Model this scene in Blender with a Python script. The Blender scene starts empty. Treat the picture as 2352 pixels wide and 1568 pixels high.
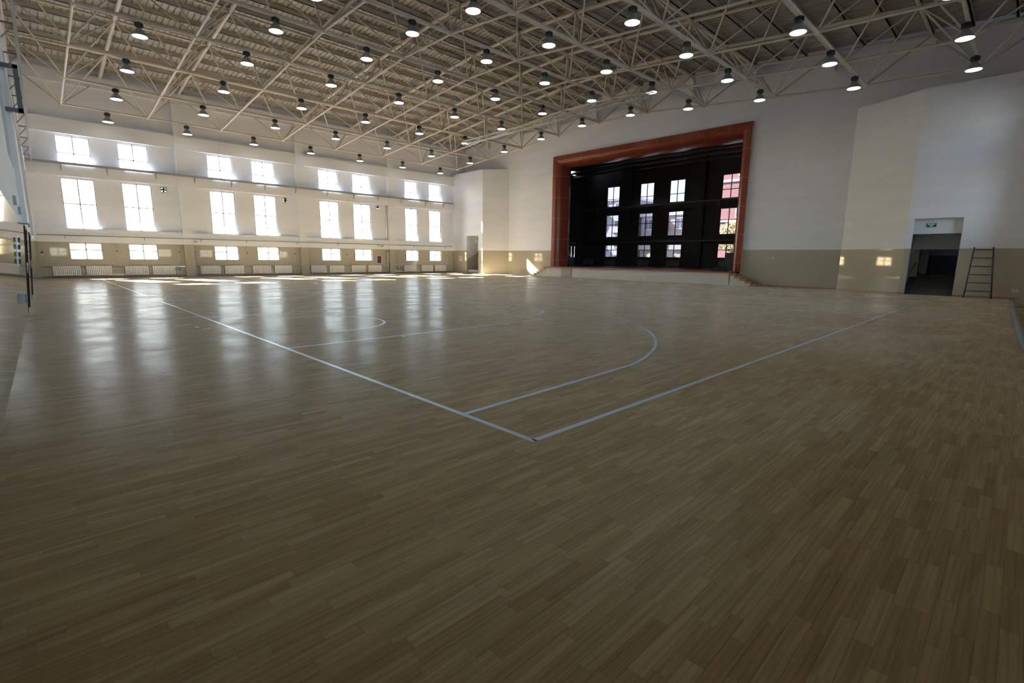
import bpy, math, random
from mathutils import Vector, Matrix
random.seed(7)
PI = math.pi
SC = bpy.context.scene
COL = SC.collection

# ------------------------------------------------------------------ camera
cam_d = bpy.data.cameras.new('camera')
cam = bpy.data.objects.new('camera', cam_d)
COL.objects.link(cam)
HEAD, PITCH, ROLL = 0.8010391656, -0.168200904, 0.0116906911
fwd = Vector((math.cos(HEAD)*math.cos(PITCH), math.sin(HEAD)*math.cos(PITCH), math.sin(PITCH)))
rgt0 = Vector((math.sin(HEAD), -math.cos(HEAD), 0))
up0 = rgt0.cross(fwd)
rgt = math.cos(ROLL)*rgt0 + math.sin(ROLL)*up0
upv = -math.sin(ROLL)*rgt0 + math.cos(ROLL)*up0
mw = Matrix((rgt, upv, -fwd)).transposed().to_4x4()
mw.translation = Vector((-2.6907, -2.5249, 1.3996))
cam.matrix_world = mw
cam_d.sensor_width = 36.0
cam_d.lens = 36.0*1130.746/2352
cam_d.clip_start = 0.03
cam_d.clip_end = 500
SC.camera = cam

# ------------------------------------------------------------------ world, sun, exposure
SUN_DIR = Vector((0.455, -1.34, -1.0)).normalized()      # the way the light travels
world = bpy.data.worlds.new('sky')
SC.world = world
world.use_nodes = True
wn = world.node_tree.nodes
sky = wn.new('ShaderNodeTexSky')
sky.sky_type = 'NISHITA'
sky.sun_disc = False
sky.sun_elevation = math.asin(-SUN_DIR.z)
sky.sun_rotation = math.atan2(-SUN_DIR.x, -SUN_DIR.y)
sky.air_density = 1.0
sky.dust_density = 1.0
sky.ozone_density = 1.0
wn['Background'].inputs['Strength'].default_value = 1.2
world.node_tree.links.new(sky.outputs['Color'], wn['Background'].inputs['Color'])
sun_d = bpy.data.lights.new('sun', 'SUN')
sun_d.energy = 78.0
sun_d.angle = math.radians(0.6)
sun_d.color = (0.93, 0.97, 1.05)
sun = bpy.data.objects.new('sun', sun_d)
COL.objects.link(sun)
sun.rotation_euler = SUN_DIR.to_track_quat('-Z', 'Y').to_euler()
sun.location = (0, 60, 45)
SC.view_settings.view_transform = 'Standard'
SC.view_settings.look = 'None'
SC.view_settings.exposure = 0.8
SC.view_settings.gamma = 1.0
SC.view_settings.use_curve_mapping = False
SC.cycles.max_bounces = 9
SC.cycles.diffuse_bounces = 6
SC.cycles.glossy_bounces = 4
SC.cycles.transmission_bounces = 4
SC.cycles.transparent_max_bounces = 16
SC.cycles.caustics_reflective = False
SC.cycles.caustics_refractive = False
SC.cycles.sample_clamp_indirect = 6.0

LAMP_STRENGTH = 5.0

# ------------------------------------------------------------------ material helpers
def new_mat(name):
    m = bpy.data.materials.new(name)
    m.use_nodes = True
    nt = m.node_tree
    return m, nt, nt.nodes['Principled BSDF'], nt.nodes['Material Output']

def N(nt, kind, **kw):
    n = nt.nodes.new(kind)
    for k, v in kw.items():
        if hasattr(n, k):
            setattr(n, k, v)
        else:
            n.inputs[k].default_value = v
    return n

def ramp(nt, fac, stops):
    r = nt.nodes.new('ShaderNodeValToRGB')
    el = r.color_ramp.elements
    while len(el) < len(stops):
        el.new(0.5)
    for e, (p, c) in zip(el, stops):
        e.position = p
        e.color = (*c, 1)
    nt.links.new(fac, r.inputs['Fac'])
    return r.outputs['Color']

def mottled(name, c, rough=0.6, var=0.06, scale=(1, 1, 1), bump=0.0, bscale=20, metallic=0.0, coat=0.0, spec=0.5):
    """painted surface: base colour with soft blotches and an optional fine relief"""
    m, nt, p, o = new_mat(name)
    tc = N(nt, 'ShaderNodeTexCoord')
    mp = N(nt, 'ShaderNodeMapping')
    mp.inputs['Scale'].default_value = scale
    nt.links.new(tc.outputs['Object'], mp.inputs['Vector'])
    nz = N(nt, 'ShaderNodeTexNoise')
    nz.inputs['Scale'].default_value = 1.0
    nz.inputs['Detail'].default_value = 5
    nt.links.new(mp.outputs['Vector'], nz.inputs['Vector'])
    lo = tuple(x*(1-var) for x in c)
    hi = tuple(min(1, x*(1+var)) for x in c)
    nt.links.new(ramp(nt, nz.outputs['Fac'], [(0.3, lo), (0.7, hi)]), p.inputs['Base Color'])
    p.inputs['Roughness'].default_value = rough
    p.inputs['Metallic'].default_value = metallic
    p.inputs['Specular IOR Level'].default_value = spec
    p.inputs['Coat Weight'].default_value = coat
    p.inputs['Coat Roughness'].default_value = 0.05
    if bump:
        n2 = N(nt, 'ShaderNodeTexNoise')
        n2.inputs['Scale'].default_value = bscale
        n2.inputs['Detail'].default_value = 3
        nt.links.new(tc.outputs['Object'], n2.inputs['Vector'])
        b = N(nt, 'ShaderNodeBump')
        b.inputs['Strength'].default_value = bump
        b.inputs['Distance'].default_value = 0.02
        nt.links.new(n2.outputs['Fac'], b.inputs['Height'])
        nt.links.new(b.outputs['Normal'], p.inputs['Normal'])
    return m

def glass_mat(name, tint=(1, 1, 1)):
    m, nt, p, o = new_mat(name)
    nt.nodes.remove(p)
    t = N(nt, 'ShaderNodeBsdfTransparent')
    t.inputs['Color'].default_value = (*tint, 1)
    g = N(nt, 'ShaderNodeBsdfGlossy')
    g.inputs['Roughness'].default_value = 0.02
    f = N(nt, 'ShaderNodeFresnel')
    f.inputs['IOR'].default_value = 1.35
    mx = N(nt, 'ShaderNodeMixShader')
    nt.links.new(f.outputs['Fac'], mx.inputs['Fac'])
    nt.links.new(t.outputs[0], mx.inputs[1])
    nt.links.new(g.outputs[0], mx.inputs[2])
    nt.links.new(mx.outputs[0], o.inputs['Surface'])
    return m

def emit_mat(name, c, s):
    m, nt, p, o = new_mat(name)
    p.inputs['Base Color'].default_value = (0.8, 0.8, 0.8, 1)
    p.inputs['Emission Color'].default_value = (*c, 1)
    p.inputs['Emission Strength'].default_value = s
    return m

def wood_mat(name, from_attr):
    """varnished light oak laid in narrow strips along X; the tone of a strip comes from its own attribute / object, or from a brick pattern"""
    m, nt, p, o = new_mat(name)
    L = nt.links.new
    geo = N(nt, 'ShaderNodeNewGeometry')
    sep = N(nt, 'ShaderNodeSeparateXYZ')
    L(geo.outputs['Position'], sep.inputs[0])
    if from_attr:
        at = N(nt, 'ShaderNodeAttribute', attribute_name='tone')
        oi = N(nt, 'ShaderNodeObjectInfo')
        ad = N(nt, 'ShaderNodeMath', operation='ADD')
        L(at.outputs['Fac'], ad.inputs[0])
        L(oi.outputs['Random'], ad.inputs[1])
        fr = N(nt, 'ShaderNodeMath', operation='FRACT')
        L(ad.outputs[0], fr.inputs[0])
        tone = fr.outputs[0]
    else:
        br = N(nt, 'ShaderNodeTexBrick')
        br.offset = 0.37
        br.inputs['Color1'].default_value = (0, 0, 0, 1)
        br.inputs['Color2'].default_value = (1, 1, 1, 1)
        br.inputs['Mortar'].default_value = (0.3, 0.3, 0.3, 1)
        br.inputs['Scale'].default_value = 1.0
        br.inputs['Mortar Size'].default_value = 0.0006
        br.inputs['Brick Width'].default_value = 0.42
        br.inputs['Row Height'].default_value = 0.064
        L(geo.outputs['Position'], br.inputs['Vector'])
        tone = br.outputs['Color']
    # grain: noise stretched along the strip, offset by tone
    mul = N(nt, 'ShaderNodeMath', operation='MULTIPLY')
    mul.inputs[1].default_value = 37.0
    L(tone, mul.inputs[0])
    cmb = N(nt, 'ShaderNodeCombineXYZ')
    sx = N(nt, 'ShaderNodeMath', operation='MULTIPLY')
    sx.inputs[1].default_value = 1.3
    L(sep.outputs['X'], sx.inputs[0])
    sy = N(nt, 'ShaderNodeMath', operation='MULTIPLY')
    sy.inputs[1].default_value = 22.0
    L(sep.outputs['Y'], sy.inputs[0])
    L(sx.outputs[0], cmb.inputs['X']); L(sy.outputs[0], cmb.inputs['Y']); L(mul.outputs[0], cmb.inputs['Z'])
    g1 = N(nt, 'ShaderNodeTexNoise')
    g1.inputs['Scale'].default_value = 1.0
    g1.inputs['Detail'].default_value = 6
    g1.inputs['Distortion'].default_value = 0.8
    L(cmb.outputs[0], g1.inputs['Vector'])
    wv = N(nt, 'ShaderNodeTexWave')
    wv.wave_type = 'RINGS'
    wv.inputs['Scale'].default_value = 0.55
    wv.inputs['Distortion'].default_value = 5.0
    wv.inputs['Detail'].default_value = 2.0
    L(cmb.outputs[0], wv.inputs['Vector'])
    base = ramp(nt, tone, [(0.0, (0.400, 0.275, 0.140)), (0.35, (0.435, 0.315, 0.165)), (0.7, (0.455, 0.342, 0.180)), (1.0, (0.490, 0.368, 0.200))])
    gr = ramp(nt, g1.outputs['Fac'], [(0.30, (0.80, 0.78, 0.74)), (0.62, (1.06, 1.05, 1.04))])
    wr = ramp(nt, wv.outputs['Fac'], [(0.0, (0.86, 0.84, 0.80)), (0.35, (1, 1, 1))])
    m1 = N(nt, 'ShaderNodeMix', data_type='RGBA', blend_type='MULTIPLY')
    m1.inputs['Factor'].default_value = 1.0
    L(base, m1.inputs[6]); L(gr, m1.inputs[7])
    m2 = N(nt, 'ShaderNodeMix', data_type='RGBA', blend_type='MULTIPLY')
    m2.inputs['Factor'].default_value = 0.8
    L(m1.outputs[2], m2.inputs[6]); L(wr, m2.inputs[7])
    L(m2.outputs[2], p.inputs['Base Color'])
    # dusty, scuffed varnish
    n3 = N(nt, 'ShaderNodeTexNoise')
    n3.inputs['Scale'].default_value = 0.9
    n3.inputs['Detail'].default_value = 8
    n3.inputs['Roughness'].default_value = 0.65
    L(geo.outputs['Position'], n3.inputs['Vector'])
    rr = N(nt, 'ShaderNodeMapRange')
    rr.inputs['From Min'].default_value = 0.35
    rr.inputs['From Max'].default_value = 0.68
    rr.inputs['To Min'].default_value = 0.19
    rr.inputs['To Max'].default_value = 0.33
    L(n3.outputs['Fac'], rr.inputs['Value'])
    L(rr.outputs[0], p.inputs['Roughness'])
    p.inputs['Specular IOR Level'].default_value = 0.0014
    p.inputs['Sheen Weight'].default_value = 0.12
    p.inputs['Sheen Roughness'].default_value = 0.35
    # boards a little cupped: relief that runs along X
    cm2 = N(nt, 'ShaderNodeCombineXYZ')
    s1 = N(nt, 'ShaderNodeMath', operation='MULTIPLY'); s1.inputs[1].default_value = 0.25
    L(sep.outputs['X'], s1.inputs[0])
    s2 = N(nt, 'ShaderNodeMath', operation='MULTIPLY'); s2.inputs[1].default_value = 1.6
    L(sep.outputs['Y'], s2.inputs[0])
    L(s1.outputs[0], cm2.inputs['X']); L(s2.outputs[0], cm2.inputs['Y'])
    n4 = N(nt, 'ShaderNodeTexNoise')
    n4.inputs['Scale'].default_value = 1.0
    n4.inputs['Detail'].default_value = 3
    L(cm2.outputs[0], n4.inputs['Vector'])
    bp = N(nt, 'ShaderNodeBump')
    bp.inputs['Strength'].default_value = 0.5
    bp.inputs['Distance'].default_value = 0.012
    L(n4.outputs['Fac'], bp.inputs['Height'])
    L(bp.outputs['Normal'], p.inputs['Normal'])
    return m

M = {}
M['plaster'] = mottled('wall_plaster', (0.735, 0.755, 0.80), 0.75, 0.035, (0.5, 0.5, 2.2), 0.25, 14)
M['dado'] = mottled('gloss_beige_dado', (0.425, 0.392, 0.318), 0.035, 0.05, (0.6, 0.6, 0.8), 0.0, spec=0.5)
M['steel'] = mottled('cream_steel_paint', (0.60, 0.545, 0.46), 0.5, 0.06, (2, 2, 2))
M['sheet'] = mottled('roof_sheet', (0.36, 0.35, 0.32), 0.55, 0.06, (0.4, 0.4, 0.4))
M['purlin'] = mottled('purlin_paint', (0.50, 0.455, 0.38), 0.55, 0.05)
M['wood'] = wood_mat('oak_strips', True)
M['wood_far'] = wood_mat('oak_strip_floor', False)
M['line'] = mottled('white_line_paint', (0.62, 0.67, 0.74), 0.35, 0.06, (1.5, 1.5, 1.5))
M['red_tile'] = mottled('oxblood_glazed_tile', (0.225, 0.048, 0.026), 0.25, 0.10, (1.2, 1.2, 1.2), spec=0.35)
M['grout'] = mottled('pale_grout', (0.45, 0.33, 0.27), 0.8, 0.05)
M['red_wood'] = mottled('red_stained_nosing', (0.30, 0.075, 0.035), 0.35, 0.08)
M['stair_wood'] = mottled('stair_wood', (0.36, 0.20, 0.09), 0.4, 0.1, (2, 8, 2))
M['white_tile'] = mottled('white_glazed_tile', (0.62, 0.60, 0.55), 0.12, 0.03)
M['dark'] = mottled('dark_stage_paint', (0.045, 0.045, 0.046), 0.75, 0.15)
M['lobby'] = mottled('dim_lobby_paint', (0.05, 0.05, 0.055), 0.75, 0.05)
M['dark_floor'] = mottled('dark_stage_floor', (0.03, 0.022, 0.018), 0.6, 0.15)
M['frame'] = mottled('grey_window_frame', (0.55, 0.57, 0.60), 0.4, 0.03)
M['frame_shaded'] = mottled('shaded_window_frame', (0.10, 0.10, 0.11), 0.5, 0.05)  # the grey frame darkened: its backlit shade is put into the colour
M['bars'] = mottled('galvanised_bars', (0.45, 0.47, 0.50), 0.45, 0.05)
M['glass'] = glass_mat('window_glass')
M['glass_dimmed'] = glass_mat('dimming_window_glass', (0.40, 0.40, 0.42))  # grey tint added to dim the bright view through the stage windows
M['radiator'] = mottled('radiator_enamel', (0.78, 0.75, 0.72), 0.4, 0.02)
M['radiator_dark'] = mottled('dark_radiator_enamel', (0.22, 0.15, 0.14), 0.5, 0.05)  # darker, browner enamel for the stage radiators
M['galv'] = mottled('galvanised_tray', (0.36, 0.37, 0.39), 0.45, 0.08, metallic=0.3)
M['pipe'] = mottled('painted_pipe', (0.62, 0.59, 0.57), 0.45, 0.03)
M['pipe_dark'] = mottled('grey_pipe', (0.30, 0.28, 0.26), 0.45, 0.05)
M['ballast'] = mottled('dark_green_grey_casting', (0.035, 0.05, 0.05), 0.5, 0.1)
M['shade'] = mottled('grey_spun_aluminium', (0.30, 0.30, 0.28), 0.45, 0.05)
M['lens'] = emit_mat('lit_lens', (0.86, 1.0, 0.93), LAMP_STRENGTH)
M['black'] = mottled('black_paint', (0.015, 0.012, 0.014), 0.35, 0.1)
M['black_cloth'] = mottled('black_cloth', (0.012, 0.012, 0.014), 0.9, 0.2)
M['door_dark'] = mottled('dark_door_paint', (0.03, 0.012, 0.018), 0.6, 0.1, spec=0.15)
M['navy'] = mottled('navy_panel', (0.025, 0.028, 0.045), 0.7, 0.1)
M['iron'] = mottled('black_iron', (0.05, 0.048, 0.045), 0.5, 0.1)
M['alu'] = mottled('aluminium', (0.55, 0.56, 0.58), 0.35, 0.04, metallic=0.6)
M['sash'] = mottled('blue_grey_sash', (0.085, 0.095, 0.125), 0.45, 0.05)
M['sign'] = mottled('dark_green_sign', (0.012, 0.05, 0.045), 0.4, 0.05)
M['sign_text'] = emit_mat('sign_green_letters', (0.10, 0.9, 0.55), 0.35)
M['white'] = mottled('white_plastic', (0.70, 0.70, 0.70), 0.4, 0.02)
M['grey'] = mottled('grey_plastic', (0.33, 0.34, 0.36), 0.45, 0.03)
M['yellow'] = mottled('yellow_plastic', (0.55, 0.42, 0.12), 0.5, 0.03)
M['beige'] = mottled('beige_plastic', (0.42, 0.37, 0.28), 0.5, 0.03)
M['hose'] = mottled('grey_hose', (0.20, 0.215, 0.23), 0.4, 0.06)
M['felt'] = mottled('beige_felt', (0.52, 0.45, 0.38), 0.9, 0.06, (3, 3, 3))
M['slate'] = mottled('dark_step_stone', (0.035, 0.035, 0.045), 0.55, 0.2, (3, 3, 3))
M['carpet'] = mottled('brown_step_carpet', (0.085, 0.075, 0.062), 0.9, 0.15, (5, 5, 5))
M['ground'] = mottled('pale_concrete_yard', (0.22, 0.23, 0.25), 0.9, 0.08, (0.2, 0.2, 0.2))
M['bld_grey'] = mottled('grey_rendered_block', (0.30, 0.285, 0.30), 0.9, 0.08, (0.5, 0.5, 0.5))
M['bld_tan'] = mottled('tan_rendered_block', (0.30, 0.26, 0.24), 0.9, 0.08, (0.5, 0.5, 0.5))
M['bld_red'] = mottled('red_brick_block', (0.34, 0.165, 0.14), 0.9, 0.06, (0.7, 0.7, 0.7))
M['bld_white'] = mottled('white_trim', (0.62, 0.62, 0.65), 0.7, 0.04)
M['bld_glass'] = mottled('dark_far_glass', (0.08, 0.085, 0.10), 0.3, 0.2, (1, 1, 1))
M['leaf'] = mottled('yellow_green_leaves', (0.40, 0.38, 0.13), 0.8, 0.3, (4, 4, 4))
M['bark'] = mottled('grey_bark', (0.16, 0.13, 0.11), 0.9, 0.2)
M['pic'] = mottled('dark_red_print', (0.10, 0.05, 0.055), 0.35, 0.6, (3, 3, 3))
M['blue'] = mottled('blue_print', (0.10, 0.14, 0.35), 0.5, 0.1)

# ------------------------------------------------------------------ mesh helpers
class MB:
    def __init__(s):
        s.v = []; s.f = []; s.sm = []
    def box(s, x0, x1, y0, y1, z0, z1, xf=None):
        if x0 > x1: x0, x1 = x1, x0
        if y0 > y1: y0, y1 = y1, y0
        if z0 > z1: z0, z1 = z1, z0
        b = len(s.v)
        P = [(x, y, z) for z in (z0, z1) for y in (y0, y1) for x in (x0, x1)]
        s.v += [xf(*p) for p in P] if xf else P
        for f in ((0, 2, 3, 1), (4, 5, 7, 6), (0, 1, 5, 4), (2, 6, 7, 3), (0, 4, 6, 2), (1, 3, 7, 5)):
            s.f.append(tuple(b+i for i in f)); s.sm.append(False)
        return s
    def tube(s, p0, p1, r, n=10, r2=None, caps=True, smooth=True):
        p0 = Vector(p0); p1 = Vector(p1)
        d = (p1-p0).normalized()
        a = d.orthogonal().normalized(); c = d.cross(a)
        r2 = r if r2 is None else r2
        b = len(s.v)
        for p, rr in ((p0, r), (p1, r2)):
            for k in range(n):
                t = 2*PI*k/n
                s.v.append(tuple(p+rr*(math.cos(t)*a+math.sin(t)*c)))
        for k in range(n):
            j = (k+1) % n
            s.f.append((b+k, b+j, b+n+j, b+n+k)); s.sm.append(smooth)
        if caps:
            s.f.append(tuple(b+k for k in reversed(range(n)))); s.sm.append(False)
            s.f.append(tuple(b+n+k for k in range(n))); s.sm.append(False)
        return s
    def path(s, pts, r, n=8):
        """round tube through points"""
        pts = [Vector(p) for p in pts]
        b = len(s.v)
        a = None
        for i, p in enumerate(pts):
            d = (pts[min(i+1, len(pts)-1)]-pts[max(i-1, 0)]).normalized()
            a = d.orthogonal().normalized() if a is None else (a-d*a.dot(d)).normalized()
            c = d.cross(a)
            for k in range(n):
                t = 2*PI*k/n
                s.v.append(tuple(p+r*(math.cos(t)*a+math.sin(t)*c)))
        for i in range(len(pts)-1):
            for k in range(n):
                j = (k+1) % n
                s.f.append((b+i*n+k, b+i*n+j, b+(i+1)*n+j, b+(i+1)*n+k)); s.sm.append(True)
        e = b+(len(pts)-1)*n
        s.f.append(tuple(b+k for k in reversed(range(n)))); s.sm.append(False)
        s.f.append(tuple(e+k for k in range(n))); s.sm.append(False)
        return s
    def lathe(s, prof, c=(0, 0, 0), n=20, axis='z'):
        b = len(s.v)
        for r, h in prof:
            for k in range(n):
                t = 2*PI*k/n
                u, w = r*math.cos(t), r*math.sin(t)
                q = {'z': (u, w, h), 'x': (h, u, w), 'y': (w, h, u)}[axis]
                s.v.append((c[0]+q[0], c[1]+q[1], c[2]+q[2]))
        for i in range(len(prof)-1):
            for k in range(n):
                j = (k+1) % n
                s.f.append((b+i*n+k, b+i*n+j, b+(i+1)*n+j, b+(i+1)*n+k)); s.sm.append(True)
        return s
    def prism(s, poly, z0, z1, xf=None):
        b = len(s.v); n = len(poly)
        P = [(x, y, z0) for x, y in poly]+[(x, y, z1) for x, y in poly]
        s.v += [xf(*p) for p in P] if xf else P
        s.f.append(tuple(b+i for i in reversed(range(n)))); s.f.append(tuple(b+n+i for i in range(n)))
        s.sm += [False, False]
        for i in range(n):
            j = (i+1) % n
            s.f.append((b+i, b+j, b+n+j, b+n+i)); s.sm.append(False)
        return s
    def holes(s, u0, u1, v0, v1, w0, w1, rects, xf):
        """a slab in (u along, w through, v up) with rectangular holes; xf(u, w, v) -> point"""
        us = sorted({u0, u1, *[a for r in rects for a in (r[0], r[1])]})
        vs = sorted({v0, v1, *[a for r in rects for a in (r[2], r[3])]})
        us = [u for u in us if u0-1e-6 <= u <= u1+1e-6]; vs = [v for v in vs if v0-1e-6 <= v <= v1+1e-6]
        solid = lambda i, j: 0 <= i < len(us)-1 and 0 <= j < len(vs)-1 and not any(
            r[0]-1e-6 <= us[i] and us[i+1] <= r[1]+1e-6 and r[2]-1e-6 <= vs[j] and vs[j+1] <= r[3]+1e-6 for r in rects)
        def q(a, b_, c, d):
            k = len(s.v)
            s.v += [xf(*p) for p in (a, b_, c, d)]
            s.f.append((k, k+1, k+2, k+3)); s.sm.append(False)
        for i in range(len(us)-1):
            for j in range(len(vs)-1):
                if not solid(i, j): continue
                a, b_, c, d = us[i], us[i+1], vs[j], vs[j+1]
                q((a, w0, c), (b_, w0, c), (b_, w0, d), (a, w0, d))
                q((b_, w1, c), (a, w1, c), (a, w1, d), (b_, w1, d))
                if not solid(i-1, j): q((a, w1, c), (a, w0, c), (a, w0, d), (a, w1, d))
                if not solid(i+1, j): q((b_, w0, c), (b_, w1, c), (b_, w1, d), (b_, w0, d))
                if not solid(i, j-1): q((a, w1, c), (b_, w1, c), (b_, w0, c), (a, w0, c))
                if not solid(i, j+1): q((a, w0, d), (b_, w0, d), (b_, w1, d), (a, w1, d))
        return s
    def mesh(s, name, mat):
        me = bpy.data.meshes.new(name)
        me.from_pydata(s.v, [], s.f)
        me.polygons.foreach_set('use_smooth', s.sm)
        if mat: me.materials.append(mat)
        me.update()
        return me

def props(o, label=None, cat=None, group=None, kind=None):
    if label: o['label'] = label
    if cat: o['category'] = cat
    if group: o['group'] = group
    if kind: o['kind'] = kind
    return o

def link(name, me, parent=None, loc=None):
    o = bpy.data.objects.new(name, me)
    COL.objects.link(o)
    if parent is not None:
        o.parent = parent
    if loc is not None:
        o.location = loc
    return o

def origin(o):
    v = Vector((0, 0, 0))
    while o is not None:
        v += Vector(o.location); o = o.parent
    return v

def part(name, mb, mat, parent=None, **pr):
    """mb holds world coordinates; the child sits at minus its parent's place"""
    o = link(name, mb.mesh(name, mat) if isinstance(mb, MB) else mb, parent)
    if parent is not None:
        o.location = -origin(parent)
    return props(o, **pr)

def local(name, mb, mat, parent):
    return link(name, mb.mesh(name, mat), parent)

def thing(name, loc, label, cat, group=None, kind=None):
    o = link(name, None, None, loc)
    return props(o, label, cat, group, kind)

def dup(root):
    r = root.copy(); COL.objects.link(r)
    for ch in list(root.children):
        c = ch.copy(); COL.objects.link(c); c.parent = r
        for g in list(ch.children):
            d = g.copy(); COL.objects.link(d); d.parent = c
    return r

def ordinal(n):
    return ['first', 'second', 'third', 'fourth', 'fifth', 'sixth', 'seventh', 'eighth', 'ninth', 'tenth', 'eleventh', 'twelfth', 'thirteenth', 'fourteenth', 'fifteenth'][n]

# ------------------------------------------------------------------ dimensions
YW = 34.39            # window wall, plane of the glass
XS = 26.72            # stage wall
YR = -2.95            # near side wall
XB = 25.35            # face of the corner blocks
ZB = 8.65              # top of the corner blocks
H_TOP = 13.4
WIN_X = [(-1.07, 0.35), (1.55, 2.96), (6.0, 7.43), (8.6, 10.03), (13.11, 14.57), (15.75, 17.2), (20.37, 21.57), (22.78, 24.0)]
WIN_Z = [(6.17, 7.6), (2.7, 5.41), (1.03, 1.94)]
ROWN = ['upper', 'tall middle', 'low']
DADO = 2.0
def xl(y, z=0.0):     # face of the left end wall, a hair out of square; its tiled foot is battered, 15 cm over 2 m
    return -3.05+0.0145*y+0.075*min(max(z, 0.0), 2.0)

# ------------------------------------------------------------------ floor
floor = part('floor', MB().box(-4.5, 27.0, YR-0.3, YW+0.3, -0.2, -0.004), M['wood_far'],
             label='varnished light oak strip floor of the sports hall', cat='floor', kind='structure')
STRIP_W, STRIP_L = 0.064, 0.42
cx, cy = -2.69, -2.52
near = []
rows = int((13.0+3)/STRIP_W)
tones = []
rnd = random.Random(3)
fx_, fy_ = math.cos(HEAD), math.sin(HEAD)
for r in range(int(19.0/STRIP_W)):
    y0 = YR+r*STRIP_W
    x = -3.0-rnd.random()*STRIP_L
    while x < 14:
        ln = STRIP_L*(0.82+0.36*rnd.random())
        mx, my = x+ln/2, y0+STRIP_W/2
        d = math.hypot(mx-cx, my-cy)
        dep = (mx-cx)*fx_+(my-cy)*fy_
        if x+ln > -3.0 and d < 13.5 and dep > 0.4 and abs((mx-cx)*fy_-(my-cy)*fx_) < 1.15*dep+0.7:
            near.append((d, max(x, -3.02), x+ln, y0))
        x += ln
near.sort()
# the 300 strips that show largest are single objects, the others one mesh
vis = [t for t in near if ((t[1]+t[2])/2-cx)*fx_+(t[3]-cy)*fy_ > 1.35]
single = set(id(t) for t in vis[:300])
unit_me = MB().box(0, 1, 0.0004, STRIP_W-0.0004, -0.012, 0.0).mesh('plank', M['wood'])
at = unit_me.attributes.new('tone', 'FLOAT', 'FACE')
for t in vis[:300]:
    o = link('plank', unit_me, floor, (t[1]+0.0005, t[3], 0))
    o.scale = (t[2]-t[1]-0.001, 1, 1)
mb = MB(); tone = []
for t in near:
    if id(t) in single: continue
    mb.box(t[1]+0.0005, t[2]-0.0005, t[3]+0.0004, t[3]+STRIP_W-0.0004, -0.012, 0.0)
    # the underside is never seen: five faces are enough
    del mb.f[-6]; del mb.sm[-6]
    tone += [rnd.random()]*5
me = mb.mesh('planks', M['wood'])
at = me.attributes.new('tone', 'FLOAT', 'FACE')
at.data.foreach_set('value', tone)
part('planks', me, None, floor, kind='stuff')

# ------------------------------------------------------------------ court markings (flat paint on the boards)
LW = 0.05
def ribbon(pts, w=LW, z=0.0015, closed=False):
    mb = MB(); n = len(pts)
    L, R = [], []
    for i, p in enumerate(pts):
        a = Vector(pts[(i-1) % n] if (closed or i) else p); b = Vector(pts[(i+1) % n] if (closed or i < n-1) else p)
        d = (b-a).normalized(); nn = Vector((-d.y, d.x))
        L.append(Vector(p)+nn*w/2); R.append(Vector(p)-nn*w/2)
    for z_ in (z, -0.001):
        mb.v += [(p.x, p.y, z_) for p in L]+[(p.x, p.y, z_) for p in R]
    for i in range(n if closed else n-1):
        j = (i+1) % n
        mb.f.append((n+i, n+j, j, i)); mb.sm.append(False)
        mb.f.append((i, j, 2*n+j, 2*n+i)); mb.sm.append(False)
        mb.f.append((n+j, n+i, 3*n+i, 3*n+j)); mb.sm.append(False)
    return mb
def court(y0, sy, far=True):
    def T(x, y):
        X = x*0.994 if x <= 14 else 13.916+(x-14)*0.765
        return (X, y0+y*sy)
    def line(*pts): part('court_line', ribbon([T(*p) for p in pts]), M['line'], floor)
    def arc(c, r, a0, a1, n=48, pre=(), post=()):
        P = list(pre)+[(c[0]+r*math.cos(a0+(a1-a0)*k/n), c[1]+r*math.sin(a0+(a1-a0)*k/n)) for k in range(n+1)]+list(post)
        line(*P)
    e = 0.025
    line((-e, -0.05), (-e, 15.05)); line((28, -0.05), (28, 15.05))
    line((-e, -e), (14, -e), (28, -e)); line((-e, 15+e), (14, 15+e), (28, 15+e))
    line((14, 0), (14, 15))
    part('court_line', ribbon([T(14+1.8*math.cos(2*PI*k/60), 7.5+1.8*math.sin(2*PI*k/60)) for k in range(60)], closed=True), M['line'], floor)
    for s in (0, 1):
        G = (lambda x, y: (x, y)) if s == 0 else (lambda x, y: (28-x, 15-y))
        def l2(*pts): line(*[G(*p) for p in pts])
        l2((0, 5.075), (5.775, 5.075)); l2((0, 9.925), (5.775, 9.925)); l2((5.775, 5.05), (5.775, 9.95))
        l2(*[(5.775+1.8*math.cos(a), 7.5+1.8*math.sin(a)) for a in [(-0.5+k/32)*PI for k in range(33)]])
        a0 = math.asin(6.575/6.725)
        l2(*([(0, 0.84)]+[(1.575+6.725*math.cos(a), 7.5+6.66*math.sin(a)) for a in [-a0+2*a0*k/60 for k in range(61)]]+[(0, 14.1)]))
        l2(*([(1.2, 6.225)]+[(1.575+1.275*math.cos(a), 7.5+1.275*math.sin(a)) for a in [(-0.5+k/24)*PI for k in range(25)]]+[(1.2, 8.775)]))
        for xx in (1.95, 2.8, 3.65, 4.5):
            l2((xx, 5.0), (xx, 4.92)); l2((xx, 10.0), (xx, 10.08))
court(0.0, 1.014)
court(17.7, 1.0)

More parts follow.
